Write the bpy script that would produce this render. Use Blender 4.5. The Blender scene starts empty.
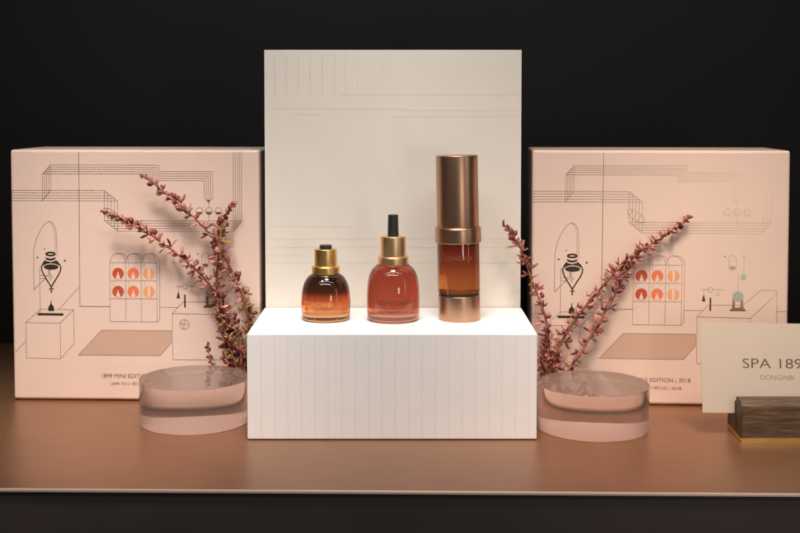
import bpy, bmesh, math, random
from math import radians as R, sin, cos, pi, tan
from mathutils import Vector, Matrix

# everything below is written in centimetres; S turns them into metres
S = 0.01
sc = bpy.context.scene
C = sc.collection

# ------------------------------------------------------------------ camera
F_PX, PITCH, CAM_H, CAM_D = 1150.0, R(2.75), 33.6, 115.0
Y0 = 108 + F_PX * tan(PITCH)
cam = bpy.data.cameras.new('camera')
cam.sensor_width = 36
cam.lens = F_PX / 800 * 36
cam.shift_y = -(266.5 - Y0) / 800
cam.clip_start = 0.02
cam.clip_end = 50
cam.dof.use_dof = True
cam.dof.focus_distance = 1.22
cam.dof.aperture_fstop = 16
camo = bpy.data.objects.new('camera', cam)
C.objects.link(camo)
camo.location = (0, -CAM_D * S, CAM_H * S)
camo.rotation_euler = (pi / 2 - PITCH, 0, 0)
sc.camera = camo

# ------------------------------------------------------------------ world, exposure
w = bpy.data.worlds.new('World')
sc.world = w
w.use_nodes = True
w.node_tree.nodes['Background'].inputs[0].default_value = (1.0, 0.86, 0.76, 1)
w.node_tree.nodes['Background'].inputs[1].default_value = 0.06
sc.view_settings.view_transform = 'Standard'
sc.view_settings.look = 'None'
sc.view_settings.exposure = 0.0
sc.view_settings.gamma = 1.0
sc.cycles.use_denoising = True
sc.cycles.max_bounces = 14
sc.cycles.transmission_bounces = 12
sc.cycles.glossy_bounces = 6
sc.cycles.sample_clamp_indirect = 4.0

# ------------------------------------------------------------------ lamps
def aim(o, target):
    d = Vector(target) * S - o.location
    o.rotation_euler = d.to_track_quat('-Z', 'Y').to_euler()

def spot(name, loc, target, power, half, blend, col, soft=2.5):
    l = bpy.data.lights.new(name, 'SPOT')
    l.energy, l.spot_size, l.spot_blend, l.color = power, R(half * 2), blend, col
    l.shadow_soft_size = soft * S
    o = bpy.data.objects.new(name, l); C.objects.link(o)
    o.location = Vector(loc) * S
    aim(o, target)
    return o

def area(name, loc, target, power, sx, sy, col, spread=180):
    l = bpy.data.lights.new(name, 'AREA')
    l.shape = 'RECTANGLE'; l.size = sx * S; l.size_y = sy * S
    l.energy, l.color, l.spread = power, col, R(spread)
    o = bpy.data.objects.new(name, l); C.objects.link(o)
    o.location = Vector(loc) * S
    aim(o, target)
    return o

WARM = (1.0, 0.83, 0.66)
spot('spot_lamp', (-1, -16, 95), (-1, 3.5, 11), 26, 18.2, 0.9, (1.0, 0.93, 0.86), 12)
spot('spot_lamp', (-38, -38, 98), (-33, 10, 0), 55, 16.5, 1.0, (1.0, 0.89, 0.79), 12)
spot('spot_lamp', (38, -38, 98), (31, 9, 0), 49, 16.5, 1.0, (1.0, 0.79, 0.61), 12)
area('strip_lamp', (0, -40, 92), (0, 8, 8), 2.2, 120, 3, (1.0, 0.86, 0.72))
area('room_lamp', (-5, -120, 140), (0, 5, 10), 11.0, 170, 12, (0.95, 0.96, 1.0))
area('window_lamp', (122, -78, 40), (0, 8, 14), 0.8, 5, 75, (1.0, 0.90, 0.90))
area('foil_glint_lamp', (63, -128, 17), (34, 14, 26), 1.5, 16, 22, (1.0, 0.92, 0.84))  # unseen lamp added so the foil print on the right box gleams

# ------------------------------------------------------------------ materials
def mat(name, col, rough=0.5, metal=0.0, bump=0.0, bscale=300, var=0.0, vscale=20, trans=0.0, ior=1.45, coat=0.0, stretch=None):
    m = bpy.data.materials.new(name); m.use_nodes = True
    nt = m.node_tree; b = nt.nodes['Principled BSDF']
    b.inputs['Base Color'].default_value = (*col, 1)
    b.inputs['Roughness'].default_value = rough
    b.inputs['Metallic'].default_value = metal
    b.inputs['Transmission Weight'].default_value = trans
    b.inputs['IOR'].default_value = ior
    b.inputs['Coat Weight'].default_value = coat
    b.inputs['Coat Roughness'].default_value = 0.03
    tc = nt.nodes.new('ShaderNodeTexCoord')
    mp = nt.nodes.new('ShaderNodeMapping')
    nt.links.new(tc.outputs['Object'], mp.inputs[0])
    if stretch: mp.inputs['Scale'].default_value = stretch
    if bump:
        n = nt.nodes.new('ShaderNodeTexNoise'); n.inputs['Scale'].default_value = bscale; n.inputs['Detail'].default_value = 4
        bp = nt.nodes.new('ShaderNodeBump'); bp.inputs['Strength'].default_value = bump; bp.inputs['Distance'].default_value = 0.0004
        nt.links.new(mp.outputs[0], n.inputs['Vector']); nt.links.new(n.outputs[0], bp.inputs['Height'])
        nt.links.new(bp.outputs[0], b.inputs['Normal'])
    if var:
        n = nt.nodes.new('ShaderNodeTexNoise'); n.inputs['Scale'].default_value = vscale; n.inputs['Detail'].default_value = 5
        r = nt.nodes.new('ShaderNodeValToRGB')
        r.color_ramp.elements[0].position = 0.3; r.color_ramp.elements[1].position = 0.7
        r.color_ramp.elements[0].color = (*[c * (1 - var) for c in col], 1)
        r.color_ramp.elements[1].color = (*[min(1, c * (1 + var)) for c in col], 1)
        nt.links.new(mp.outputs[0], n.inputs['Vector']); nt.links.new(n.outputs[0], r.inputs[0])
        nt.links.new(r.outputs[0], b.inputs['Base Color'])
    return m

def ramp_z(m, stops):
    """colour that runs up the object's own height (z in cm): a coating fading down the glass"""
    nt = m.node_tree; b = nt.nodes['Principled BSDF']
    tc = nt.nodes.new('ShaderNodeTexCoord'); sx = nt.nodes.new('ShaderNodeSeparateXYZ')
    mr = nt.nodes.new('ShaderNodeMapRange'); r = nt.nodes.new('ShaderNodeValToRGB')
    z0, z1 = stops[0][0], stops[-1][0]
    mr.inputs[1].default_value = z0 * S; mr.inputs[2].default_value = z1 * S
    nt.links.new(tc.outputs['Object'], sx.inputs[0]); nt.links.new(sx.outputs[2], mr.inputs[0])
    nt.links.new(mr.outputs[0], r.inputs[0]); nt.links.new(r.outputs[0], b.inputs['Base Color'])
    el = r.color_ramp.elements
    while len(el) < len(stops): el.new(0.5)
    for e, (z, c) in zip(el, stops):
        e.position = (z - z0) / (z1 - z0); e.color = (*c, 1)
    return m

M = {}
M['wall'] = mat('dark_wall', (0.0034, 0.0024, 0.0017), 0.75, var=0.25, vscale=6, bump=0.1)
M['side'] = mat('black_side', (0.006, 0.005, 0.004), 0.7)
M['shelf'] = mat('bronze_shelf', (0.315, 0.158, 0.085), 0.35, 0.65, bump=0.05, bscale=500, var=0.05, vscale=14)
def rough_noise(m, scale, lo, hi, stretch=(1, 1, 1)):
    nt = m.node_tree; b = nt.nodes['Principled BSDF']
    tc = nt.nodes.new('ShaderNodeTexCoord'); mp = nt.nodes.new('ShaderNodeMapping'); mp.inputs['Scale'].default_value = stretch
    n = nt.nodes.new('ShaderNodeTexNoise'); n.inputs['Scale'].default_value = scale; n.inputs['Detail'].default_value = 7; n.inputs['Roughness'].default_value = 0.65
    mr = nt.nodes.new('ShaderNodeMapRange'); mr.inputs[1].default_value = 0.3; mr.inputs[2].default_value = 0.7; mr.inputs[3].default_value = lo; mr.inputs[4].default_value = hi
    nt.links.new(tc.outputs['Object'], mp.inputs[0]); nt.links.new(mp.outputs[0], n.inputs['Vector']); nt.links.new(n.outputs[0], mr.inputs[0]); nt.links.new(mr.outputs[0], b.inputs['Roughness'])
rough_noise(M['shelf'], 45, 0.33, 0.39, (0.4, 2.5, 1))
M['shelf_edge_glint'] = mat('shelf_edge_glint', (0.88, 0.66, 0.54), 0.42, 0.6)  # paler than the shelf: the edge highlight is put into the colour
M['fascia'] = mat('fascia', (0.043, 0.033, 0.031), 0.45, var=0.12, vscale=9)
M['white'] = mat('white_paper', (0.885, 0.87, 0.86), 0.55, bump=0.12, bscale=900, var=0.012, vscale=30)
M['ivory'] = mat('ivory_paper', (0.83, 0.775, 0.69), 0.5, bump=0.12, bscale=900, var=0.015, vscale=25)
M['emboss_shade'] = mat('embossed_line_shade', (0.70, 0.64, 0.56), 0.5)  # darker than the ivory: shading of the relief painted in
M['groove_shade'] = mat('groove_shade', (0.74, 0.71, 0.69), 0.6)  # white paper darkened, shade of the grooves and plinth base painted in
M['pink'] = mat('pink_paper', (0.79, 0.60, 0.51), 0.42, bump=0.10, bscale=1200, var=0.02, vscale=12)
M['foil'] = mat('bronze_foil_print', (0.42, 0.31, 0.22), 0.30, 0.85)
M['ink'] = mat('dark_ink_print', (0.055, 0.045, 0.028), 0.35, 0.3)
M['caption_foil'] = mat('brown_caption_print', (0.15, 0.095, 0.06), 0.4, 0.3)
M['tanprint'] = mat('tan_print', (0.60, 0.40, 0.30), 0.4)
M['greenprint'] = mat('pale_green_foil', (0.45, 0.50, 0.40), 0.3, 0.6)
M['red'] = mat('brick_red_print', (0.52, 0.085, 0.035), 0.45)
M['orange'] = mat('orange_print', (0.78, 0.20, 0.09), 0.45)
M['pale_orange'] = mat('pale_orange_print', (0.80, 0.37, 0.17), 0.45)
M['gold'] = mat('brushed_gold', (0.92, 0.62, 0.22), 0.36, 1.0, bump=0.12, bscale=700, stretch=(1, 1, 0.06))
M['gold2'] = mat('brushed_pale_gold', (0.90, 0.62, 0.34), 0.38, 1.0, bump=0.12, bscale=700, stretch=(1, 1, 0.06))
M['copper'] = mat('satin_copper', (0.55, 0.335, 0.22), 0.35, 1.0, bump=0.05, bscale=700)
M['copper_edge'] = mat('polished_copper', (0.85, 0.50, 0.27), 0.15, 1.0)
M['rubber'] = mat('black_rubber', (0.022, 0.020, 0.018), 0.45, bump=0.1)
M['ring_dark'] = mat('dark_brown_ring', (0.05, 0.028, 0.012), 0.25, var=0.6, vscale=300)
M['brass'] = mat('brass_plate', (0.62, 0.44, 0.16), 0.3, 1.0, bump=0.05)
M['card'] = mat('card_paper', (0.50, 0.435, 0.365), 0.55, bump=0.15, bscale=700, var=0.015, vscale=25)
M['cardink'] = mat('card_ink', (0.11, 0.07, 0.04), 0.4, 0.2)
M['cardgold'] = mat('card_gold_ink', (0.30, 0.21, 0.11), 0.35, 0.5)

# clear bottle glass, tinted liquids
M['amber'] = mat('amber_glass', (0.9, 0.4, 0.15), 0.02, trans=1.0, ior=1.47)
ramp_z(M['amber'], [(0, (0.92, 0.52, 0.25)), (0.78, (0.90, 0.46, 0.16)), (0.90, (0.50, 0.13, 0.04)), (1.05, (0.74, 0.23, 0.07)), (2.0, (0.62, 0.13, 0.045)), (2.4, (0.36, 0.06, 0.022)), (3.0, (0.05, 0.012, 0.009)), (3.3, (0.012, 0.006, 0.005)), (5.1, (0.010, 0.006, 0.005))])
M['rose'] = mat('rose_glass', (0.9, 0.4, 0.3), 0.02, trans=0.8, ior=1.47)
ramp_z(M['rose'], [(0, (0.80, 0.36, 0.25)), (0.92, (0.84, 0.42, 0.30)), (1.02, (0.42, 0.08, 0.045)), (1.12, (0.56, 0.13, 0.065)), (3.6, (0.46, 0.09, 0.05)), (6.2, (0.26, 0.045, 0.032))])
M['serum'] = mat('amber_serum_glass', (0.9, 0.3, 0.1), 0.03, trans=0.75, ior=1.47)
ramp_z(M['serum'], [(2.7, (0.56, 0.19, 0.055)), (4.6, (0.50, 0.14, 0.042)), (6.2, (0.32, 0.06, 0.027)), (8.4, (0.15, 0.022, 0.016))])
M['acrylic'] = mat('clear_acrylic', (0.96, 0.82, 0.78), 0.02, trans=0.93, ior=1.53)
M['acrylic_top'] = mat('clear_acrylic_top', (0.88, 0.76, 0.70), 0.02, trans=0.95, ior=1.52)
M['frosted'] = mat('frosted_acrylic', (0.90, 0.70, 0.64), 0.30, trans=0.7, ior=1.52)
M['acrylic_gap'] = mat('smoky_acrylic', (0.23, 0.15, 0.125), 0.10, trans=0.35, ior=1.3)

def wood_mat():
    m = bpy.data.materials.new('dark_walnut'); m.use_nodes = True
    nt = m.node_tree; b = nt.nodes['Principled BSDF']; b.inputs['Roughness'].default_value = 0.5
    tc = nt.nodes.new('ShaderNodeTexCoord'); mp = nt.nodes.new('ShaderNodeMapping')
    mp.inputs['Scale'].default_value = (0.10, 1, 1)
    n = nt.nodes.new('ShaderNodeTexNoise'); n.inputs['Scale'].default_value = 420; n.inputs['Detail'].default_value = 9; n.inputs['Distortion'].default_value = 0.5
    r = nt.nodes.new('ShaderNodeValToRGB')
    r.color_ramp.elements[0].position = 0.33; r.color_ramp.elements[0].color = (0.045, 0.026, 0.014, 1)
    r.color_ramp.elements[1].position = 0.70; r.color_ramp.elements[1].color = (0.155, 0.088, 0.046, 1)
    e = r.color_ramp.elements.new(0.52); e.color = (0.080, 0.045, 0.024, 1)
    bp = nt.nodes.new('ShaderNodeBump'); bp.inputs['Strength'].default_value = 0.4; bp.inputs['Distance'].default_value = 0.0004
    L = nt.links
    L.new(tc.outputs['Object'], mp.inputs[0]); L.new(mp.outputs[0], n.inputs['Vector']); L.new(n.outputs[0], r.inputs[0])
    L.new(r.outputs[0], b.inputs['Base Color']); L.new(n.outputs[0], bp.inputs['Height']); L.new(bp.outputs[0], b.inputs['Normal'])
    return m
M['wood'] = wood_mat()

def organic(name, a, b_, scale=900):
    m = bpy.data.materials.new(name); m.use_nodes = True
    nt = m.node_tree; b = nt.nodes['Principled BSDF']; b.inputs['Roughness'].default_value = 0.85; b.inputs['Specular IOR Level'].default_value = 0.2
    tc = nt.nodes.new('ShaderNodeTexCoord'); n = nt.nodes.new('ShaderNodeTexNoise'); n.inputs['Scale'].default_value = scale
    oi = nt.nodes.new('ShaderNodeObjectInfo'); ad = nt.nodes.new('ShaderNodeMath'); ad.operation = 'ADD'
    sb = nt.nodes.new('ShaderNodeMath'); sb.operation = 'MULTIPLY_ADD'; sb.inputs[1].default_value = 0.5; sb.inputs[2].default_value = -0.25
    r = nt.nodes.new('ShaderNodeValToRGB')
    r.color_ramp.elements[0].position = 0.3; r.color_ramp.elements[0].color = (*a, 1)
    r.color_ramp.elements[1].position = 0.75; r.color_ramp.elements[1].color = (*b_, 1)
    L = nt.links
    L.new(tc.outputs['Object'], n.inputs['Vector']); L.new(oi.outputs['Random'], sb.inputs[0]); L.new(n.outputs[0], ad.inputs[0]); L.new(sb.outputs[0], ad.inputs[1])
    L.new(ad.outputs[0], r.inputs[0]); L.new(r.outputs[0], b.inputs['Base Color'])
    return m
M['petal_rose'] = organic('rose_petal', (0.37, 0.115, 0.10), (0.72, 0.35, 0.29))
M['petal_dark'] = organic('maroon_petal', (0.15, 0.035, 0.033), (0.44, 0.14, 0.115))
M['petal_olive'] = organic('olive_petal', (0.26, 0.12, 0.05), (0.50, 0.30, 0.11))
M['stem_red'] = organic('russet_stem', (0.17, 0.055, 0.035), (0.36, 0.15, 0.09), 300)
M['stem_olive'] = organic('olive_stem', (0.24, 0.15, 0.05), (0.45, 0.30, 0.12), 300)

# ------------------------------------------------------------------ helpers
def thing(name, label, cat, loc=(0, 0, 0), rotz=0, group=None):
    o = bpy.data.objects.new(name, None); C.objects.link(o)
    o.empty_display_size = 0.02
    o.location = Vector(loc) * S; o.rotation_euler = (0, 0, rotz)
    o['label'] = label; o['category'] = cat
    if group: o['group'] = group
    return o

def obj(name, bm, m, parent=None, smooth=False, loc=None, mats=None, scale=True):
    if scale: bmesh.ops.scale(bm, vec=(S, S, S), verts=bm.verts)
    me = bpy.data.meshes.new(name); bm.to_mesh(me); bm.free()
    for k in (mats or [m]): me.materials.append(k)
    if smooth:
        for p in me.polygons: p.use_smooth = True
    o = bpy.data.objects.new(name, me); C.objects.link(o)
    if loc: o.location = Vector(loc) * S
    if parent: o.parent = parent
    return o

def add_box(bm, x0, x1, y0, y1, z0, z1, bev=0.0, seg=3):
    r = bmesh.ops.create_cube(bm, size=1)
    vs = r['verts']
    for v in vs:
        v.co = Vector((x0 if v.co.x < 0 else x1, y0 if v.co.y < 0 else y1, z0 if v.co.z < 0 else z1))
    if bev:
        es = {e for v in vs for e in v.link_edges}
        bmesh.ops.bevel(bm, geom=list(es), offset=bev, segments=seg, affect='EDGES', profile=0.5)
    return bm

def lathe(bm, prof, n=72, cap=True):
    rings = []
    for r, z in prof:
        if r < 1e-6: rings.append([bm.verts.new((0, 0, z))])
        else: rings.append([bm.verts.new((r * cos(2 * pi * k / n), r * sin(2 * pi * k / n), z)) for k in range(n)])
    for a, b in zip(rings, rings[1:]):
        for k in range(n):
            k2 = (k + 1) % n
            if len(a) == 1 and len(b) == 1: break
            if len(a) == 1: bm.faces.new((a[0], b[k2], b[k]))
            elif len(b) == 1: bm.faces.new((a[k], a[k2], b[0]))
            else: bm.faces.new((a[k], a[k2], b[k2], b[k]))
    if cap:
        if len(rings[0]) > 1: bm.faces.new(rings[0][::-1])
        if len(rings[-1]) > 1: bm.faces.new(rings[-1])
    bmesh.ops.recalc_face_normals(bm, faces=bm.faces)
    return bm

def fillet(prof, rad, seg=5):
    """round every inner corner of a profile"""
    out = [prof[0]]
    for i in range(1, len(prof) - 1):
        p, q, r = Vector(prof[i - 1]), Vector(prof[i]), Vector(prof[i + 1])
        a, b = (p - q), (r - q)
        d = min(rad, a.length * 0.45, b.length * 0.45)
        if d < 1e-4: out.append(tuple(q)); continue
        A, B = q + a.normalized() * d, q + b.normalized() * d
        for k in range(seg + 1):
            t = k / seg
            out.append(tuple(A * (1 - t) ** 2 + q * 2 * t * (1 - t) + B * t * t))
    out.append(prof[-1])
    return out

def spline(pts, n=8):
    """Catmull-Rom through points"""
    P = [Vector(p) for p in pts]; P = [2 * P[0] - P[1]] + P + [2 * P[-1] - P[-2]]
    out = []
    for i in range(1, len(P) - 2):
        a, b, c, d = P[i - 1:i + 3]
        for k in range(n):
            t = k / n
            out.append(0.5 * ((2 * b) + (c - a) * t + (2 * a - 5 * b + 4 * c - d) * t * t + (3 * b - a - 3 * c + d) * t ** 3))
    out.append(P[-2])
    return out

def tube(bm, pts, rad, n=7):
    """rad: function of t in 0..1"""
    pts = [Vector(p) for p in pts]; rings = []
    for i, p in enumerate(pts):
        d = (pts[min(i + 1, len(pts) - 1)] - pts[max(i - 1, 0)]).normalized()
        u = d.cross(Vector((0, 1, 0.01))).normalized(); v = d.cross(u)
        r = rad(i / (len(pts) - 1))
        rings.append([bm.verts.new(p + (u * cos(2 * pi * k / n) + v * sin(2 * pi * k / n)) * r) for k in range(n)])
    for a, b in zip(rings, rings[1:]):
        for k in range(n): bm.faces.new((a[k], a[(k + 1) % n], b[(k + 1) % n], b[k]))
    bm.faces.new(rings[0][::-1]); bm.faces.new(rings[-1])
    bmesh.ops.recalc_face_normals(bm, faces=bm.faces)

def text_mesh(body, size, spacing=1.0, sx=1.0, bold=0.0):
    """the letters as a flat mesh centred on x, in cm, lying in x,y"""
    cu = bpy.data.curves.new('t', 'FONT'); cu.body = body; cu.size = size; cu.space_character = spacing
    cu.align_x = 'CENTER'; cu.offset = bold; cu.resolution_u = 4
    o = bpy.data.objects.new('t', cu); C.objects.link(o)
    bpy.context.view_layer.update()
    me = bpy.data.meshes.new_from_object(o.evaluated_get(bpy.context.evaluated_depsgraph_get()))
    bm = bmesh.new(); bm.from_mesh(me)
    bpy.data.objects.remove(o); bpy.data.curves.remove(cu); bpy.data.meshes.remove(me)
    for v in bm.verts: v.co.x *= sx
    xs = [v.co.x for v in bm.verts]
    if xs:
        mid = (min(xs) + max(xs)) / 2
        for v in bm.verts: v.co.x -= mid
    return bm

def text_fit(body, width, height, bold=0.0, spacing=1.0):
    """letters scaled to a width and a capital height"""
    bm = text_mesh(body, 1.0, spacing, 1.0, bold)
    xs = [v.co.x for v in bm.verts]; ys = [v.co.y for v in bm.verts]
    kx = width / max(1e-6, max(xs) - min(xs)); ky = height / max(1e-6, max(ys))
    for v in bm.verts: v.co.x *= kx; v.co.y *= ky
    return bm

def stand_up(bm, y, z):
    for v in bm.verts: v.co = Vector((v.co.x, y, v.co.y + z))
    return bm

def wrap(bm, r, z, az=0.0, h=None):
    """bend flat letters round an upright cylinder of radius r, facing -y"""
    bmesh.ops.triangulate(bm, faces=bm.faces)
    es = [e for e in bm.edges if abs(e.verts[0].co.x - e.verts[1].co.x) > 0.15]
    if es: bmesh.ops.subdivide_edges(bm, edges=es, cuts=2)
    for v in bm.verts:
        a = v.co.x / r + az
        v.co = Vector((r * sin(a), -r * cos(a), z + v.co.y))
    return bm

def structure(o): o['kind'] = 'structure'; return o

# ------------------------------------------------------------------ the setting
bm = bmesh.new(); add_box(bm, -90, 90, 48, 49, -40, 120); structure(obj('wall_back', bm, M['wall']))
bm = bmesh.new(); add_box(bm, -61, -60, -16, 48, -40, 120); structure(obj('wall_left', bm, M['side']))
bm = bmesh.new(); add_box(bm, 62, 63, -16, 48, -40, 120); structure(obj('wall_right', bm, M['side']))

# shelf: a bronze sheet with a rounded lip painted paler as its highlight, dark front board below
bm = bmesh.new()
def shelf_front(x): return -15.49 - 0.0188 * x
xs = (-59.9, 61.9)
prof = [(47.9, 0.0), (0.12, 0.0), (0.03, -0.03), (0.0, -0.10), (0.0, -0.28), (0.05, -0.32), (47.9, -0.32)]
cols = []
for x in xs:
    f = shelf_front(x)
    cols.append([bm.verts.new((x, f + p[0] if p[0] < 40 else p[0], p[1])) for p in prof])
for k in range(len(prof)):
    k2 = (k + 1) % len(prof); bm.faces.new((cols[0][k], cols[0][k2], cols[1][k2], cols[1][k]))
bm.faces.new(cols[0][::-1]); bm.faces.new(cols[1])
bmesh.ops.recalc_face_normals(bm, faces=bm.faces)
o = obj('shelf', bm, None, mats=[M['shelf'], M['shelf_edge_glint']]); structure(o)
for p in o.data.polygons:
    if p.center.y < -0.13 and p.normal.z > -0.5 and abs(p.normal.x) < 0.5 and p.normal.y < -0.2: p.material_index = 1
bm = bmesh.new()
vs = []
for x in xs:
    f = shelf_front(x) + 0.35
    vs.append([bm.verts.new(c) for c in ((x, f, -0.33), (x, f + 3, -0.33), (x, f + 3, -30), (x, f, -30))])
for k in range(4): bm.faces.new((vs[0][k], vs[0][(k + 1) % 4], vs[1][(k + 1) % 4], vs[1][k]))
bm.faces.new(vs[0][::-1]); bm.faces.new(vs[1]); bmesh.ops.recalc_face_normals(bm, faces=bm.faces)
structure(obj('shelf_fascia', bm, M['fascia']))

# ------------------------------------------------------------------ white plinth and back panel
BX0, BX1, BZ = -15.45, 13.85, 10.84
pl = thing('display_plinth', 'white paper plinth with fine vertical grooves under the three bottles', 'plinth', ((BX0 + BX1) / 2, 0, 0))
hw = (BX1 - BX0) / 2
bm = bmesh.new(); add_box(bm, -hw, hw, 0, 15.2, 0.10, BZ, 0.10)
obj('plinth_body', bm, M['white'], pl)
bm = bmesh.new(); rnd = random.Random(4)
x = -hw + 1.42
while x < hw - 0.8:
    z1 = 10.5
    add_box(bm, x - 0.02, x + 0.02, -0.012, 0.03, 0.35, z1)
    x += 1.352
obj('groove_shade_lines', bm, M['groove_shade'], pl)  # raised strips whose darker tone stands in for shade in the grooves
bm = bmesh.new()
x = -hw + 1.52
while x < hw - 0.8:
    # each pleat's raised lip beside its groove
    vs = [bm.verts.new(c) for c in ((x - 0.07, -0.004, 0.35), (x + 0.10, -0.022, 0.35), (x + 0.10, -0.022, 10.5), (x - 0.07, -0.004, 10.5))]
    b2 = [bm.verts.new((v.co.x, 0.02, v.co.z)) for v in vs]
    bm.faces.new(vs); bm.faces.new(b2[::-1])
    for k in range(4): bm.faces.new((vs[k], b2[k], b2[(k + 1) % 4], vs[(k + 1) % 4]))
    x += 1.352
bmesh.ops.recalc_face_normals(bm, faces=bm.faces)
obj('pleats', bm, M['white'], pl)
bm = bmesh.new(); add_box(bm, -hw + 0.5, hw - 0.5, 0.5, 15.1, 0.0, 0.12)
obj('plinth_shade_base', bm, M['groove_shade'], pl)  # darker inset base, added for the shade line under the plinth

pn = thing('back_panel', 'tall ivory paper panel with faint embossed lines behind the white plinth', 'panel', ((BX0 + BX1) / 2, 15.42, 0))
PW, PH = 14.55, 40.15
bm = bmesh.new(); add_box(bm, -PW, PW, 0, 0.5, 0, PH, 0.04)
obj('board', bm, M['ivory'], pn)
bm = bmesh.new()
def ppx(x): return (x - 393.2) / 8.805
def ppz(y): return PH - (y - 50) / 8.74
for x in (275.5, 287, 299, 311, 323, 335, 346):
    add_box(bm, ppx(x) - 0.03, ppx(x) + 0.03, -0.035, 0.03, ppz(93.5), ppz(55))
for x in (358, 371, 384):
    add_box(bm, ppx(x) - 0.02, ppx(x) + 0.02, -0.008, 0.03, ppz(93.5), ppz(60))
for y, a, b in ((94, 341, 520), (108.2, 266, 405), (109.6, 400, 520), (115.6, 391, 520), (225, 267, 352), (237.5, 267, 519), (246, 267, 519), (254, 267, 300), (261.5, 267, 519), (114, 290, 322)):
    add_box(bm, ppx(a), ppx(b), -0.012, 0.03, ppz(y) - 0.025, ppz(y) + 0.025)
obj('embossed_lines', bm, M['emboss_shade'], pn)

# ------------------------------------------------------------------ printed gift cartons
BW, BH, BD = 28.5, 28.85, 11.0
def u_of(x, y): return (x - (9.3 + (y - 150) * 0.0140)) / (252.0 - (y - 150) * 0.0145) * BW
def v_of(y): return BH * (1 - (y - 150) / 251.6)
PY = -0.012     # the print stands a tenth of a millimetre proud of the paper

def seg(bm, a, b, wd, y=PY):
    a = Vector((a[0], y, a[1])); b = Vector((b[0], y, b[1]))
    d = (b - a)
    if d.length < 1e-5: return
    d.normalize(); n = Vector((-d.z, 0, d.x)) * wd / 2
    e = d * wd * 0.4
    bm.faces.new([bm.verts.new(p) for p in (a - e - n, b + e - n, b + e + n, a - e + n)])

class Art:
    def __init__(s): s.bm = bmesh.new(); s.k = 0
    def line(s, pts, wd=0.05):
        P = [(u_of(*p), v_of(p[1])) for p in pts]
        s.k += 1
        y = PY - 0.0006 * (s.k % 9)
        for a, b in zip(P, P[1:]): seg(s.bm, a, b, wd, y)
    def poly(s, pts, dy=0.0):
        s.bm.faces.new([s.bm.verts.new((u_of(*p), PY + dy, v_of(p[1]))) for p in pts])
    def disc(s, cx, cy, rx, ry=None, dy=-0.004, n=28):
        ry = ry or rx
        s.poly([(cx + rx * cos(2 * pi * k / n), cy + ry * sin(2 * pi * k / n)) for k in range(n)], dy)
    def ring(s, cx, cy, rx, ry=None, wd=0.05, a0=0, a1=360, n=28):
        ry = ry or rx
        s.line([(cx + rx * cos(R(a0 + (a1 - a0) * k / n)), cy + ry * sin(R(a0 + (a1 - a0) * k / n))) for k in range(n + 1)], wd)
    def done(s, name, m, parent):
        for f in s.bm.faces:
            f.normal_update()
            if f.normal.y > 0: f.normal_flip()
        return obj(name, s.bm, m, parent)

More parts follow.
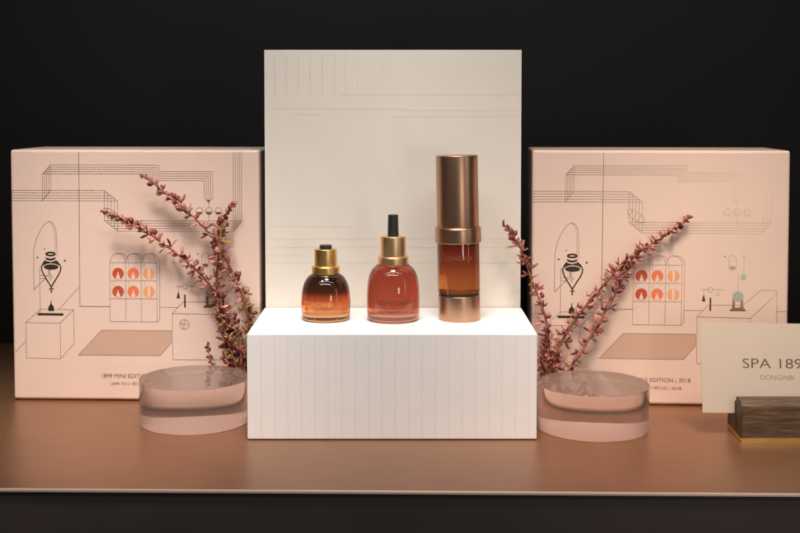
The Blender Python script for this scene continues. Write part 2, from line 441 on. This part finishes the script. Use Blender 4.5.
def make_carton(label, loc, rz):
    t = thing('gift_box', label, 'gift box', loc, rz, 'printed pink gift boxes')
    bm = bmesh.new(); add_box(bm, 0, BW, 0, BD, 0.14, BH, 0.30, 5)
    obj('carton', bm, M['pink'], t)
    bm = bmesh.new(); add_box(bm, 0.5, BW - 0.5, 0.55, BD - 0.5, 0.0, 0.18)
    obj('carton_shade_base', bm, M['tanprint'], t)  # darker inset base added to draw the shadow line under the box
    T = 0.042
    a = Art()
    n5 = range(5)
    # pipes along the top
    up = [165.0, 167.3, 169.4, 171.7, 174.0]
    xs_ = [50.7, 48.5, 46.5, 44.5, 42.4]; lo = [190.4, 193.2, 195.8, 198.4, 200.8]
    st = [160.7, 158.6, 156.5, 154.4, 152.3]; y2 = [171.4, 173.6, 175.8, 178.0, 180.3]; xr = [214.6, 212.5, 210.4, 208.3, 206.2]
    for i in n5:
        a.line([(xs_[i], lo[i]), (xs_[i], up[i]), (st[i], up[i]), (st[i], y2[i]), (xr[i], y2[i]), (xr[i], 197.5), (210.4, 201.8)], T)
    a.line([(xs_[0], up[0]), (xs_[4], up[4])], T); a.line([(xs_[0], lo[0]), (xs_[4], lo[4])], T)
    lx = [105.2, 108.5, 111.8, 115.2, 118.5]; ly = [190.4, 192.9, 195.5, 198.1, 200.7]; by = [220.4, 223.0, 225.6, 228.2, 230.8]
    rx = [243.8, 241.8, 239.8, 237.6, 235.4]
    for i in n5:
        a.line([(10.6, ly[i]), (lx[i], ly[i]), (lx[i], by[i]), (rx[i], by[i]), (rx[i], 152.3)], T)
    a.line([(lx[0], ly[0]), (lx[4], ly[4])], T); a.line([(lx[0], by[0]), (lx[4], by[4])], T); a.line([(rx[0], by[0]), (rx[4], by[4])], T)
    # little tilted tag where the pipes turn
    c0 = (112.3, 214.5)
    tag_ = []
    for k in range(25):
        q = 2 * pi * k / 24
        px_, py_ = 10 * cos(q), 4.2 * sin(q)
        tag_.append((c0[0] + px_ * 0.83 - py_ * 0.56, c0[1] + px_ * 0.56 + py_ * 0.83))
    a.line(tag_, T)
    for k in (-5, -1, 3): a.line([(c0[0] + k - 2, c0[1] + k * 0.6 + 3), (c0[0] + k + 2, c0[1] + k * 0.6 - 3)], T)
    # gauges under the pipes
    for cx in (201, 210.7, 220.3): a.ring(cx, 210.5, 3.4, 3.4, T)
    a.line([(210.6, 201.8), (210.7, 207)], T); a.line([(210.7, 214), (210.8, 223)], T); a.line([(205, 210.5), (217, 210.5)], T * 0.6)
    # wall corner, floor lines
    a.line([(79.3, 152.3), (79.9, 306.3), (110.5, 306.3)], 0.06)
    a.line([(79.9, 286.5), (58.7, 309.4)], T); a.line([(24.8, 341.8), (14.2, 353)], T)
    a.line([(160.6, 306.7), (179, 306.9)], T); a.line([(250.3, 307), (260.3, 307)], T)
    # arched window
    a.line([(33.4, 290), (33.1, 251), (36.2, 238), (41, 228.6), (45.5, 223), (49.3, 221.2), (53, 223), (55.7, 228.8), (56.7, 237), (56.8, 256)], T)
    a.line([(49.3, 221.2), (52, 224.4), (54, 230), (54.9, 238), (54.9, 253)], T * 0.8)
    a.line([(33.4, 290), (47.5, 275.5), (39.3, 275.5)], T); a.line([(39.3, 266), (39.6, 313)], T)
    a.line([(34.5, 288.5), (45, 278.5), (39, 278.5)], T * 0.8)
    # block under the flask
    a.line([(25, 323), (59.8, 323.4), (60.3, 359.3), (25.5, 358.6), (25, 323), (40, 309.4), (73.6, 309.8), (74, 343.6), (60.3, 359.3)], T)
    a.line([(59.8, 323.4), (73.6, 309.8)], T)
    # cabinet with three arches
    for i, x in enumerate((110.6, 126.4, 142.2)):
        x2 = x + 15.8
        a.line([(x, 321.5), (x, 262.3)], T)
        for off in (0, 2.8):
            a.ring((x + x2) / 2 + off, 262.3, 7.9, 9.2, T, 180 if off == 0 else 250, 360, 16)
        a.line([(x + 3.2, 263), (x + 3.2, 268)], T * 0.7); a.line([(x + 3.2, 281), (x + 3.2, 286)], T * 0.7)
    a.line([(158, 262.3), (158, 321.5), (160.7, 318.4), (160.7, 260.5)], T)
    for y in (262.3, 280.3, 298.4, 321.5): a.line([(110.6, y), (158, y)], T)
    # counter on the right
    a.line([(216, 301.2), (184.1, 301.2), (173.4, 313), (173.7, 359.4), (224.8, 359.4), (224.8, 314)], T)
    a.line([(173.4, 313), (224.8, 314), (250.2, 289.5)], T)
    a.line([(218, 301), (234.5, 286.2), (250.4, 286.2), (250.4, 334), (224.8, 359.4)], T)
    # balance on the counter
    a.ring(186.1, 286, 2.4, 2.4, T); a.line([(177, 286), (183.7, 286)], T); a.line([(188.5, 286), (199, 286)], T)
    a.line([(179.5, 286), (179.5, 292)], T); a.line([(193.3, 286), (193.3, 291.3)], T); a.line([(190.5, 291.4), (196, 291.4)], T)
    # round emblem on the counter
    a.ring(185.4, 323.9, 4.8, 4.8, T); a.line([(180.8, 323.4), (190, 323.4)], T); a.line([(185.4, 319.2), (185.4, 328.6)], T); a.line([(182, 320.4), (184.2, 327.8)], T)
    # capsule and hairline tubes above the burner
    a.line([(203.4, 264.5), (203.4, 254.5), (205.2, 252.4), (208.6, 252.4), (210.4, 254.5), (210.4, 264.5), (208.5, 267), (205.3, 267), (203.4, 264.5)], T)
    a.line([(212.7, 287), (212.7, 270)], T); a.line([(217.9, 270), (217.9, 254)], T)
    a.done('line_drawing', M['foil'], t)
    # dark printed shapes: flask, bottle, bar, weights
    d = Art()
    # flask: mouth ring, neck, black shoulder, tear-shaped body, tip
    d.ring(50.3, 254.0, 4.3, 1.5, 0.19)
    d.poly([(45.3, 256.6), (46.4, 257.7), (50.3, 258.6), (54.3, 257.7), (55.3, 256.6), (55.3, 258.6), (54.2, 259.8), (50.3, 260.7), (46.4, 259.8), (45.3, 258.6)])
    d.poly([(44.6, 259.9), (46.0, 261.0), (50.3, 262.1), (54.6, 261.0), (56.0, 259.9), (59.0, 262.6), (60.7, 265.6), (61.2, 268.6), (59.4, 265.7), (55.6, 263.9), (50.9, 263.2), (46.2, 263.9), (42.5, 265.7), (40.7, 268.6), (41.0, 265.6), (42.6, 262.4)])
    d.disc(50.9, 267, 7.5, 2.7)
    d.line([(41.0, 267), (41.5, 270.4), (43.3, 274.6), (46.6, 280), (50.9, 287)], 0.15); d.line([(60.9, 267), (60.4, 270.4), (58.6, 274.6), (55.2, 280), (50.9, 287)], 0.15)
    d.line([(50.9, 286), (51, 292.5)], 0.15); d.line([(48.8, 288.9), (53.4, 288.9)], 0.1)
    d.line([(49.2, 266), (49.6, 273), (52, 278)], 0.06); d.line([(48, 266.5), (48.4, 274.5), (50.4, 280)], 0.06)
    d.done('flask_drawing', M['ink'], t)
    for cx, cy, q in ((37, 257.5, 0.9), (64.7, 260.6, 1.0), (199.2, 253.3, 0.7), (44.2, 248.8, 0.6)):
        d = Art(); d.disc(cx, cy, q, n=12); d.done('dot_drawing', M['ink'], t)
    d = Art(); d.poly([(50.3, 300.4), (51.0, 300.4), (51.3, 304), (53.7, 307.3), (53.7, 311.2), (47.9, 311.2), (47.9, 307.3), (50.1, 304)]); d.done('bottle_drawing', M['ink'], t)
    d = Art(); d.poly([(36.9, 313.2), (63.2, 313.4), (63.2, 315.9), (36.9, 315.7)]); d.done('tray_drawing', M['ink'], t)
    d = Art(); d.poly([(185.3, 294), (186.9, 294), (186.9, 307), (185.3, 307)]); d.done('balance_post_drawing', M['ink'], t)
    d = Art(); d.poly([(179.1, 291.6), (179.9, 291.6), (181.3, 297.8), (177.7, 297.8)]); d.done('balance_weight_drawing', M['ink'], t)
    for cx in (201, 210.7, 220.3):
        d = Art(); d.poly([(cx + 3.2 * cos(R(q)), 210.7 + 3.2 * sin(R(q))) for q in (15, 40, 65, 90, 115, 140, 165)]); d.done('gauge_drawing', M['foil'], t)
    d = Art(); d.poly([(208.4, 199.6), (212.6, 199.6), (210.5, 202.4)]); d.done('funnel_drawing', M['foil'], t)
    d = Art(); d.disc(206.9, 264.3, 2.7, 1.6); d.done('capsule_drawing', M['foil'], t)
    # burner and glass on the counter
    b = Art()
    b.poly([(210, 304.7), (215.2, 304.7), (215.2, 303.6), (210, 303.6)]); b.poly([(204.6, 307), (220.8, 307), (219.6, 304.6), (205.8, 304.6)])
    b.poly([(207, 304.6), (207.6, 293), (210, 290), (210, 304.6)]); b.poly([(215.2, 304.6), (215.2, 290), (217.6, 293), (218.2, 304.6)])
    b.done('burner_drawing', M['foil'], t)
    for cx, cy, qx, qy in ((212.7, 292.6, 5.4, 5.2), (217.7, 273.4, 2.8, 3.2), (218, 253.4, 1.6, 1.1)):
        g = Art(); g.disc(cx, cy, qx, qy); g.done('glass_bulb_drawing', M['greenprint'], t)
    # tan floor mat
    r_ = Art(); r_.poly([(101.7, 330.2), (172.3, 330.2), (172.3, 342), (161, 355.4), (78.3, 355.4)], 0.006)
    r_.done('floor_mat_drawing', M['tanprint'], t)
    e = Art(); e.line([(101.7, 330.2), (172.3, 330.2), (172.3, 342), (161, 355.4), (78.3, 355.4), (101.7, 330.2)], T); e.done('mat_outline', M['foil'], t)
    # six round bottle icons
    for j, cy in enumerate((273.2, 291.3)):
        for i, (cx, m) in enumerate(zip((118.7, 134.1, 149.9), ('red', 'orange', 'pale_orange'))):
            q = Art(); q.disc(cx, cy, 5.85, 5.85, -0.002)
            if i < 2: q.poly([(cx - 0.35, cy - 1.5), (cx + 0.35, cy - 1.5), (cx + 0.9, cy + 1.2), (cx + 2.0, cy + 3), (cx + 2.0, cy + 5.6), (cx - 2.0, cy + 5.6), (cx - 2.0, cy + 3), (cx - 0.9, cy + 1.2)], -0.008)
            else: q.poly([(cx - 1.2, cy - 5.4), (cx + 1.2, cy - 5.4), (cx + 1.2, cy + 5.4), (cx - 1.2, cy + 5.4)], -0.008)
            for f in q.bm.faces:
                f.normal_update()
                if f.normal.y > 0: f.normal_flip()
            fs = list(q.bm.faces); fs[1].material_index = 1
            obj('bottle_icon', q.bm, None, t, mats=[M[m], M['pink']])
    # captions
    def cap(txt, x0, x1, yb, h):
        ua, ub = u_of(x0, yb), u_of(x1, yb)
        bm = text_fit(txt, ub - ua, h, 0.0)
        stand_up(bm, PY, v_of(yb))
        for v in bm.verts: v.co.x += (ua + ub) / 2
        obj('caption', bm, M['caption_foil'], t)
    cap('1899 MINI EDITION | 2018', 101.8, 168.0, 378.2, 0.47)
    cap('1899 \ubbf8\ub2c8 \uc5d0\ub514\uc158 | 2018', 111, 159.2, 385.6, 0.40)
    return t

make_carton('pink gift box with fine line drawings, left of the tall ivory panel', (-44.45, 15.98, 0), math.atan2(-1.0, 28.6))
make_carton('pink gift box with fine line drawings, behind the beige name card', (14.95, 14.42, 0), math.atan2(-1.75, 28.4))

# ------------------------------------------------------------------ bottles
def sp_prof(pts, n=6): return [(max(0, p.x), p.y) for p in [Vector((q[0], q[1], 0)) for q in pts]]

def smooth_prof(pts, n=8):
    return [(p.x, p.y) for p in spline([(a, b, 0) for a, b in pts], n)]

def fine_print(parent, n, x0, x1, r, z, m):
    """a row of letter-high ticks, as small as the photo's unreadable line"""
    bm = bmesh.new(); rr = random.Random(n)
    for k in range(n):
        x = x0 + (x1 - x0) * k / (n - 1)
        if k % 7 == 6: continue
        w_ = rr.uniform(0.035, 0.06); h_ = 0.15
        bm.faces.new([bm.verts.new(p) for p in ((x - w_, 0, 0), (x - w_ + 0.035, 0, 0), (x - w_ + 0.035, h_, 0), (x - w_, h_, 0))])
        bm.faces.new([bm.verts.new(p) for p in ((x - w_ + 0.036, h_ - 0.04, 0), (x + w_, h_ - 0.04, 0), (x + w_, h_, 0), (x - w_ + 0.036, h_, 0))])
    obj('fine_print', wrap(bm, r, z), m, parent)

def bottle_print(parent, rows, m):
    for txt, wd, h, r, z, az in rows:
        obj('lettering', wrap(text_fit(txt, wd, h, 0.004, 1.1), r, z, az), m, parent)

# short amber bottle
t = thing('dropper_bottle', 'amber glass bottle with dark shoulder, bright gold cap and stubby black top', 'bottle', (-8.0, 8.25, BZ), 0, 'glass bottles on the plinth')
body = [(0, 0.0), (1.9, 0.0)] + smooth_prof([(2.3, 0.02), (2.52, 0.16), (2.60, 0.5), (2.65, 1.4), (2.65, 2.2), (2.55, 3.2), (2.30, 4.02), (1.92, 4.62), (1.45, 4.95)], 6) + [(1.28, 5.0), (1.28, 5.3), (0, 5.3)]
bm = bmesh.new(); lathe(bm, body, 96, False); obj('glass_body', bm, M['amber'], t, True)
bm = bmesh.new(); lathe(bm, fillet([(0, 4.9), (1.42, 4.92), (1.50, 4.98), (1.50, 5.68), (1.44, 5.78), (1.25, 5.8), (0, 5.8)], 0.07), 72, False); obj('collar', bm, M['gold'], t, True)
bm = bmesh.new(); lathe(bm, fillet([(0, 5.78), (1.22, 5.78), (1.22, 7.62), (0.75, 7.64), (0, 7.64)], 0.08), 72, False); obj('cap', bm, M['gold'], t, True)
bm = bmesh.new(); lathe(bm, fillet([(0, 7.5), (0.66, 7.5), (0.66, 8.03), (0, 8.05)], 0.06), 48, False); obj('rubber_top', bm, M['rubber'], t, True)
M['goldprint'] = mat('gold_lettering', (0.62, 0.38, 0.13), 0.4, 0.3)
bottle_print(t, [('DONGINBI', 3.35, 0.52, 2.672, 1.72, -0.30)], M['goldprint'])
fine_print(t, 22, -1.9, 0.75, 2.665, 1.02, M['goldprint'])

# rose bottle with tall dropper
t = thing('dropper_bottle', 'salmon red glass bottle with gold cap and tall black dropper', 'bottle', (-0.74, 8.0, BZ), 0, 'glass bottles on the plinth')
body = [(0, 0.0), (2.0, 0.0)] + smooth_prof([(2.45, 0.02), (2.70, 0.18), (2.80, 0.5), (2.84, 1.4), (2.84, 2.6), (2.78, 3.7), (2.60, 4.7), (2.25, 5.45), (1.70, 5.98)], 6) + [(1.45, 6.05), (1.45, 6.3), (0, 6.3)]
bm = bmesh.new(); lathe(bm, body, 96, False); obj('glass_body', bm, M['rose'], t, True)
bm = bmesh.new(); lathe(bm, fillet([(0, 5.95), (1.58, 5.98), (1.64, 6.04), (1.64, 6.76), (1.58, 6.86), (1.4, 6.88), (0, 6.88)], 0.07), 72, False); obj('collar', bm, M['gold2'], t, True)
bm = bmesh.new(); lathe(bm, fillet([(0, 6.86), (1.37, 6.86), (1.37, 9.02), (0.75, 9.04), (0, 9.04)], 0.08), 72, False); obj('cap', bm, M['gold2'], t, True)
bm = bmesh.new(); lathe(bm, fillet([(0, 9.0), (0.60, 9.0), (0.54, 11.33), (0, 11.36)], 0.10), 48, False); obj('rubber_bulb', bm, M['rubber'], t, True)
M['darkprint'] = mat('dark_lettering', (0.06, 0.03, 0.025), 0.4)
M['softprint'] = mat('pale_lettering', (0.26, 0.10, 0.065), 0.4, 0.2)
bottle_print(t, [('DONGINBI', 3.6, 0.52, 2.86, 1.95, 0.0)], M['darkprint'])
fine_print(t, 3, -0.12, 0.12, 2.862, 1.60, M['darkprint'])
fine_print(t, 26, -1.6, 1.6, 2.86, 1.16, M['darkprint'])

# copper pump bottle
t = thing('pump_bottle', 'tall cylindrical bottle with copper cap and base and amber glass middle', 'bottle', (6.42, 8.2, BZ), 0, 'glass bottles on the plinth')
t.rotation_euler = (0, R(-1.1), 0)
bm = bmesh.new(); lathe(bm, fillet([(0, 0), (2.22, 0.0), (2.25, 2.70), (0, 2.72)], 0.07), 84, False); obj('base_sleeve', bm, M['copper'], t, True)
bm = bmesh.new(); lathe(bm, fillet([(0, 2.73), (2.20, 2.73), (2.20, 3.12), (0, 3.12)], 0.04), 84, False)
for v in bm.verts:
    if v.co.z > 3.0 and v.co.xy.length > 1.5: v.co.z += 0.10 * sin(5 * math.atan2(v.co.y, v.co.x)) * sin(11 * math.atan2(v.co.y, v.co.x) + 1)
obj('inner_ring', bm, M['ring_dark'], t, True)
bm = bmesh.new(); lathe(bm, fillet([(0, 3.0), (2.27, 3.0), (2.27, 8.36), (0, 8.36)], 0.05), 96, False); obj('glass_body', bm, M['serum'], t, True)
bm = bmesh.new(); lathe(bm, fillet([(0, 8.34), (2.40, 8.34), (2.48, 8.42), (2.48, 9.85), (2.40, 10.03), (2.2, 10.06), (0, 10.06)], 0.08), 84, False); obj('collar', bm, M['copper'], t, True)
bm = bmesh.new(); lathe(bm, fillet([(0, 10.0), (2.26, 10.05), (2.24, 17.70), (0, 17.72)], 0.08), 84, False); obj('cap', bm, M['copper'], t, True)
bottle_print(t, [('DONGINBI', 3.1, 0.50, 2.285, 6.60, -0.05)], M['softprint'])

# ------------------------------------------------------------------ acrylic disc stands
def disc_stand(label, loc, r, z1, z2, z3):
    t = thing('acrylic_riser', label, 'display riser', loc, 0, 'round acrylic risers beside the plinth')
    bm = bmesh.new(); lathe(bm, fillet([(0, 0.02), (r, 0.02), (r, z3), (0, z3)], 0.06, 3), 160, False); obj('acrylic_block', bm, M['acrylic'], t, True)
    # the flat faces stay flat, only the wall is smooth
    me = t.children[0].data; me.materials.append(M['frosted']); me.materials.append(M['acrylic_top'])
    for p in me.polygons:
        p.use_smooth = abs(p.normal.z) < 0.95
        if p.normal.z < -0.95: p.material_index = 1
        if p.normal.z > 0.95: p.material_index = 2
    return t
disc_stand('thick round clear acrylic disc left of the white plinth', (-22.1, 7.45, 0), 5.85, 2.15, 2.62, 4.68)
disc_stand('thick round clear acrylic disc between the white plinth and the name card', (20.35, 5.0, 0), 5.85, 2.25, 2.85, 4.66)

# ------------------------------------------------------------------ name card in its wooden holder
hd = thing('card_holder', 'dark walnut card holder with chamfered edge on a thin brass base', 'card holder', (34.2, -1.0, 0))
HL = 8.6
bm = bmesh.new()
pts = [(0, 0), (HL, 0), (HL + 0.3, 5.6), (0.25, 5.6)]
lo_ = [bm.verts.new((x, y, 0)) for x, y in pts]; hi_ = [bm.verts.new((x, y, 0.50)) for x, y in pts]
bm.faces.new(lo_[::-1]); bm.faces.new(hi_)
for k in range(4): bm.faces.new((lo_[k], lo_[(k + 1) % 4], hi_[(k + 1) % 4], hi_[k]))
bmesh.ops.bevel(bm, geom=bm.edges[:], offset=0.04, segments=2, affect='EDGES')
obj('brass_base', bm, M['brass'], hd)
def prism(prof, x0, x1, dx=0.0):
    bm = bmesh.new()
    A = [bm.verts.new((x0 + dx * y, y, z)) for y, z in prof]; B = [bm.verts.new((x1 + dx * y, y, z)) for y, z in prof]
    bm.faces.new(A[::-1]); bm.faces.new(B)
    for k in range(len(prof)): bm.faces.new((A[k], A[(k + 1) % len(prof)], B[(k + 1) % len(prof)], B[k]))
    bmesh.ops.recalc_face_normals(bm, faces=bm.faces)
    bmesh.ops.bevel(bm, geom=bm.edges[:], offset=0.05, segments=2, affect='EDGES')
    return bm
obj('front_block', prism([(0.06, 0.51), (0.10, 3.65), (0.75, 4.15), (2.35, 4.15), (1.95, 0.51)], 0.12, HL - 0.1, 0.02), M['wood'], hd)
obj('rear_block', prism([(2.15, 0.51), (2.75, 3.6), (4.2, 3.6), (5.4, 2.6), (5.5, 0.51)], 0.12, HL - 0.1, 0.02), M['wood'], hd)

cd = thing('name_card', 'beige paper card lettered SPA 1899, leaning back in the walnut holder', 'card', (38.85, 1.65, 2.30), R(0))
cd.rotation_euler = (R(-11.5), R(0.6), 0)
CW, CH = 15.6, 9.15
bm = bmesh.new(); n = 20
g = [[bm.verts.new((-CW / 2 + CW * i / n, s_, CH * j)) for i in range(n + 1)] for s_ in (-0.03, 0.03) for j in (0, 1)]
for i in range(n):
    bm.faces.new((g[0][i], g[0][i + 1], g[1][i + 1], g[1][i])); bm.faces.new((g[2][i], g[3][i], g[3][i + 1], g[2][i + 1]))
    bm.faces.new((g[1][i], g[1][i + 1], g[3][i + 1], g[3][i])); bm.faces.new((g[0][i], g[2][i], g[2][i + 1], g[0][i + 1]))
bm.faces.new((g[0][0], g[1][0], g[3][0], g[2][0])); bm.faces.new((g[0][n], g[2][n], g[3][n], g[1][n]))
bmesh.ops.recalc_face_normals(bm, faces=bm.faces)
obj('card_sheet', bm, M['card'], cd)
bm = text_fit('SPA 1899', 7.05, 0.98, -0.004); stand_up(bm, -0.036, 4.55); obj('lettering', bm, M['cardink'], cd)
bm = text_fit('DONGINBI', 3.45, 0.48, -0.004); stand_up(bm, -0.036, 3.38); obj('lettering', bm, M['cardgold'], cd)

# ------------------------------------------------------------------ dried flower sprigs
def at(px, py, Y):
    """world point (cm) on the upright plane at distance Y that was read off at this pixel of the photo"""
    u = (px - 400) / F_PX; v = (py - Y0) / F_PX
    d = Vector((u, cos(PITCH) - v * sin(PITCH), -sin(PITCH) - v * cos(PITCH)))
    k = (Y + CAM_D) / d.y
    return Vector((d.x * k, Y, CAM_H + d.z * k))

rs = random.Random(11)
def petal(bm, base, direction, L, W, curl, mi):
    d = direction.normalized()
    side = d.cross(Vector((rs.uniform(-1, 1), rs.uniform(-1, 1), rs.uniform(-1, 1)))).normalized(); nrm = d.cross(side)
    prof = [(0, 0.18), (0.25, 0.62), (0.55, 1.0), (0.82, 0.72), (1.0, 0.05)]
    top, bot = [], []
    for t_, w_ in prof:
        c = base + d * L * t_ + nrm * curl * L * t_ * t_
        a_, b_ = c - side * W * w_, c + side * W * w_
        top.append((bm.verts.new(a_ + nrm * W * 0.25), bm.verts.new(c - nrm * W * 0.30 * w_), bm.verts.new(b_ + nrm * W * 0.25)))
        bot.append((top[-1][0], bm.verts.new(c - nrm * W * (0.30 + 0.35) * w_), top[-1][2]))
    for A, B in ((top, 1), (bot, -1)):
        for p_, q_ in zip(A, A[1:]):
            for k in (0, 1):
                f = bm.faces.new((p_[k], p_[k + 1], q_[k + 1], q_[k]) if B == 1 else (p_[k], q_[k], q_[k + 1], p_[k + 1]))
                f.material_index = mi; f.smooth = True

def blossom_mesh(kind):
    """z up = along the little stalk; size about 1"""
    bm = bmesh.new()
    tube(bm, [(0, 0, 0), (0, 0, 0.18), (0.01, 0, 0.35)], lambda t_: 0.035, 5)
    for f in bm.faces: f.material_index = 1
    n_ = {'star': rs.choice((4, 5, 5, 6)), 'fan': rs.choice((3, 4)), 'bud': 1}[kind]
    if kind == 'bud':
        for k in range(3):
            q = 2 * pi * k / 3 + rs.uniform(-.4, .4)
            petal(bm, Vector((0.02 * cos(q), 0.02 * sin(q), 0.18)), Vector((0.35 * cos(q), 0.35 * sin(q), 1)), rs.uniform(0.55, 0.75), 0.25, -0.25, 0)
    else:
        op = 0.95 if kind == 'star' else 0.6
        for k in range(n_):
            q = 2 * pi * k / n_ + rs.uniform(-.35, .35)
            petal(bm, Vector((0, 0, 0.30)), Vector((op * cos(q), op * sin(q), rs.uniform(0.45, 1.0))), rs.uniform(0.55, 1.0), rs.uniform(0.11, 0.19), rs.uniform(-0.25, 0.25), 0)
        if rs.random() < 0.6:
            r_ = bmesh.ops.create_icosphere(bm, subdivisions=1, radius=0.09, matrix=Matrix.Translation((0, 0, 0.3)))
            for v in r_['verts']:
                for f in v.link_faces: f.material_index = 1
    return bm

VAR = {}
for pal, pm, sm in (('rose', 'petal_rose', 'stem_red'), ('dark', 'petal_dark', 'stem_red'), ('olive', 'petal_olive', 'stem_olive')):
    for kind in ('star', 'fan', 'bud'):
        lst = []
        for k in range(4):
            bm = blossom_mesh(kind); bmesh.ops.scale(bm, vec=(S, S, S), verts=bm.verts)
            me = bpy.data.meshes.new('blossom'); bm.to_mesh(me); bm.free()
            me.materials.append(M[pm]); me.materials.append(M[sm]); lst.append(me)
        VAR[pal, kind] = lst

def sprig(label, px, ys, yt, r0=0.16, r1=0.04, step=0.42, size=0.62, olive=(9, 9), bare=0.0, darkp=0.25, root=True, stem='stem_red'):
    """px: the stem's course from base to tip; ys, yt: distance of base and tip"""
    n = len(px)
    ys, yt = ys, yt + 0.7
    pts = [at(x, y, ys + (yt - ys) * (i / (n - 1)) ** 1.2) for i, (x, y) in enumerate(px)]
    if root: pts = [Vector((pts[0].x + (pts[0].x - pts[1].x) * 0.35, pts[0].y, 0.0))] + pts
    t = thing('dried_flower_sprig', label, 'dried flower', pts[0], 0, 'dried flower sprigs')
    path = spline([p - pts[0] for p in pts], 8)
    path = [p + Vector((rs.uniform(-1, 1), rs.uniform(-1, 1), 0)) * 0.025 for p in path]
    bm = bmesh.new(); tube(bm, path, lambda q: 1.12 * (r0 + (r1 - r0) * q), 8)
    # nodes along the stem
    for k in range(3, len(path) - 2, 3):
        bmesh.ops.create_icosphere(bm, subdivisions=1, radius=(r0 + (r1 - r0) * k / len(path)) * 1.25, matrix=Matrix.Translation(path[k]))
    obj('stem', bm, M[stem], t, True)
    L = [0.0]
    for a_, b_ in zip(path, path[1:]): L.append(L[-1] + (b_ - a_).length)
    s_ = L[-1] * bare + 0.3; side = 0; cnt = 0
    while s_ < L[-1] - 0.15 and cnt < 96:
        i = max(k for k in range(len(L)) if L[k] <= s_); i = min(i, len(path) - 2)
        f = (s_ - L[i]) / max(1e-6, L[i + 1] - L[i]); p = path[i].lerp(path[i + 1], min(1, f)); d = (path[i + 1] - path[i]).normalized()
        u = d.cross(Vector((0, 1, 0))).normalized(); v = d.cross(u)
        tt = s_ / L[-1]
        az = side * 2.4 + rs.uniform(-0.5, 0.5); side += 1
        # mostly to the two sides, some to the front
        out = u * cos(az) * 1.0 + v * sin(az) * 0.75
        dirn = (out.normalized() * (0.95 - 0.35 * tt) + d * (0.45 + 0.7 * tt ** 3) + Vector((0, 0, 0.1))).normalized()
        sz = 1.42 * size * rs.uniform(0.7, 1.2) * (1.0 - 0.45 * max(0, tt - 0.85) / 0.15)
        kind = 'bud' if tt > 0.84 or rs.random() < 0.25 else rs.choice(('star', 'fan', 'fan'))
        pal = 'olive' if olive[0] < tt < olive[1] and rs.random() < 0.5 else ('dark' if rs.random() < darkp else 'rose')
        o = bpy.data.objects.new('blossom', rs.choice(VAR[pal, kind])); C.objects.link(o); o.parent = t
        o.location = (p + dirn * 0.03) * S
        o.rotation_mode = 'QUATERNION'
        o.rotation_quaternion = dirn.to_track_quat('Z', 'Y') @ Matrix.Rotation(rs.uniform(0, 6.28), 3, 'Z').to_quaternion()
        o.scale = (sz, sz, sz); cnt += 1
        s_ += 1.12 * step * rs.uniform(0.6, 1.35) * (1.0 - 0.45 * min(1, max(0, tt - 0.7) / 0.2))
    return t

# left of the plinth
sprig('long pink sprig reaching furthest left over the left gift box', [(237, 374), (231, 340), (223, 312), (214, 291), (203, 277), (190, 264), (175, 252), (160, 242), (141, 229), (121, 220), (103, 212)], 13.9, 12.0, 0.17, 0.05, 0.40, 0.80)
sprig('long pink sprig, the highest of all sprigs, with a yellowish stretch of stem', [(244, 373), (248, 348), (249, 324), (245, 305), (238, 285), (228, 263), (217, 243), (204, 228), (189, 213), (172, 199), (158, 187), (142, 175)], 13.4, 12.2, 0.17, 0.05, 0.46, 0.80, olive=(0.10, 0.42))
sprig('upright pink sprig with bare pointed tip and one yellow floret, left bunch', [(231, 374), (226, 345), (221, 315), (217, 285), (218, 262), (219, 244), (221, 228), (226, 214), (234, 202)], 13.6, 12.9, 0.15, 0.04, 0.36, 0.80, olive=(0.72, 0.86))
sprig('short olive brown sprig low in the middle of the left bunch', [(238, 374), (233, 356), (227, 338), (222, 322), (218, 308)], 13.0, 12.5, 0.12, 0.04, 0.34, 0.72, olive=(0.3, 1), darkp=0.6, stem='stem_olive')
sprig('short dark sprig low beside the left end of the white plinth', [(243, 374), (241, 358), (240, 342), (238, 326), (234, 313)], 12.8, 12.4, 0.12, 0.04, 0.30, 0.62, olive=(0.6, 1), darkp=0.8)
sprig('thin dark budded spike, the smallest of the left bunch', [(217, 376), (212, 366), (209, 354), (207.5, 342)], 13.3, 13.0, 0.07, 0.03, 0.22, 0.42, darkp=0.9)
# right of the plinth
sprig('sprig curving left, its tip crossing the right edge of the ivory panel', [(552, 375), (550, 350), (546, 320), (538, 296), (530, 275), (523, 254), (513, 237), (502, 221)], 12.9, 12.3, 0.16, 0.04, 0.42, 0.76, olive=(0.62, 0.76), darkp=0.3)
sprig('longest sprig of the right bunch, leaning right with dark maroon tip buds', [(548, 376), (556, 352), (571, 326), (585, 307), (602, 287), (620, 268), (640, 252), (660, 239), (675, 228), (691, 217)], 12.7, 11.6, 0.18, 0.05, 0.42, 0.80, darkp=0.4)
sprig('thick brown sprig leaning right just below the longest one of the right bunch', [(560, 382), (568, 370), (582, 350), (596, 327), (611, 302), (622, 280), (632, 262), (637, 250)], 12.2, 11.5, 0.19, 0.07, 0.44, 0.76, olive=(0.2, 0.35), darkp=0.35)
sprig('short dark sprig low beside the right end of the white plinth', [(545, 378), (543, 366), (543, 354), (546, 342), (549, 330)], 12.4, 12.2, 0.10, 0.04, 0.30, 0.60, darkp=0.75)
sprig('slender rose spike at the foot of the right bunch nearest the plinth', [(541, 378), (541, 366), (544, 355), (548, 347)], 12.0, 11.9, 0.07, 0.03, 0.25, 0.42, darkp=0.4)
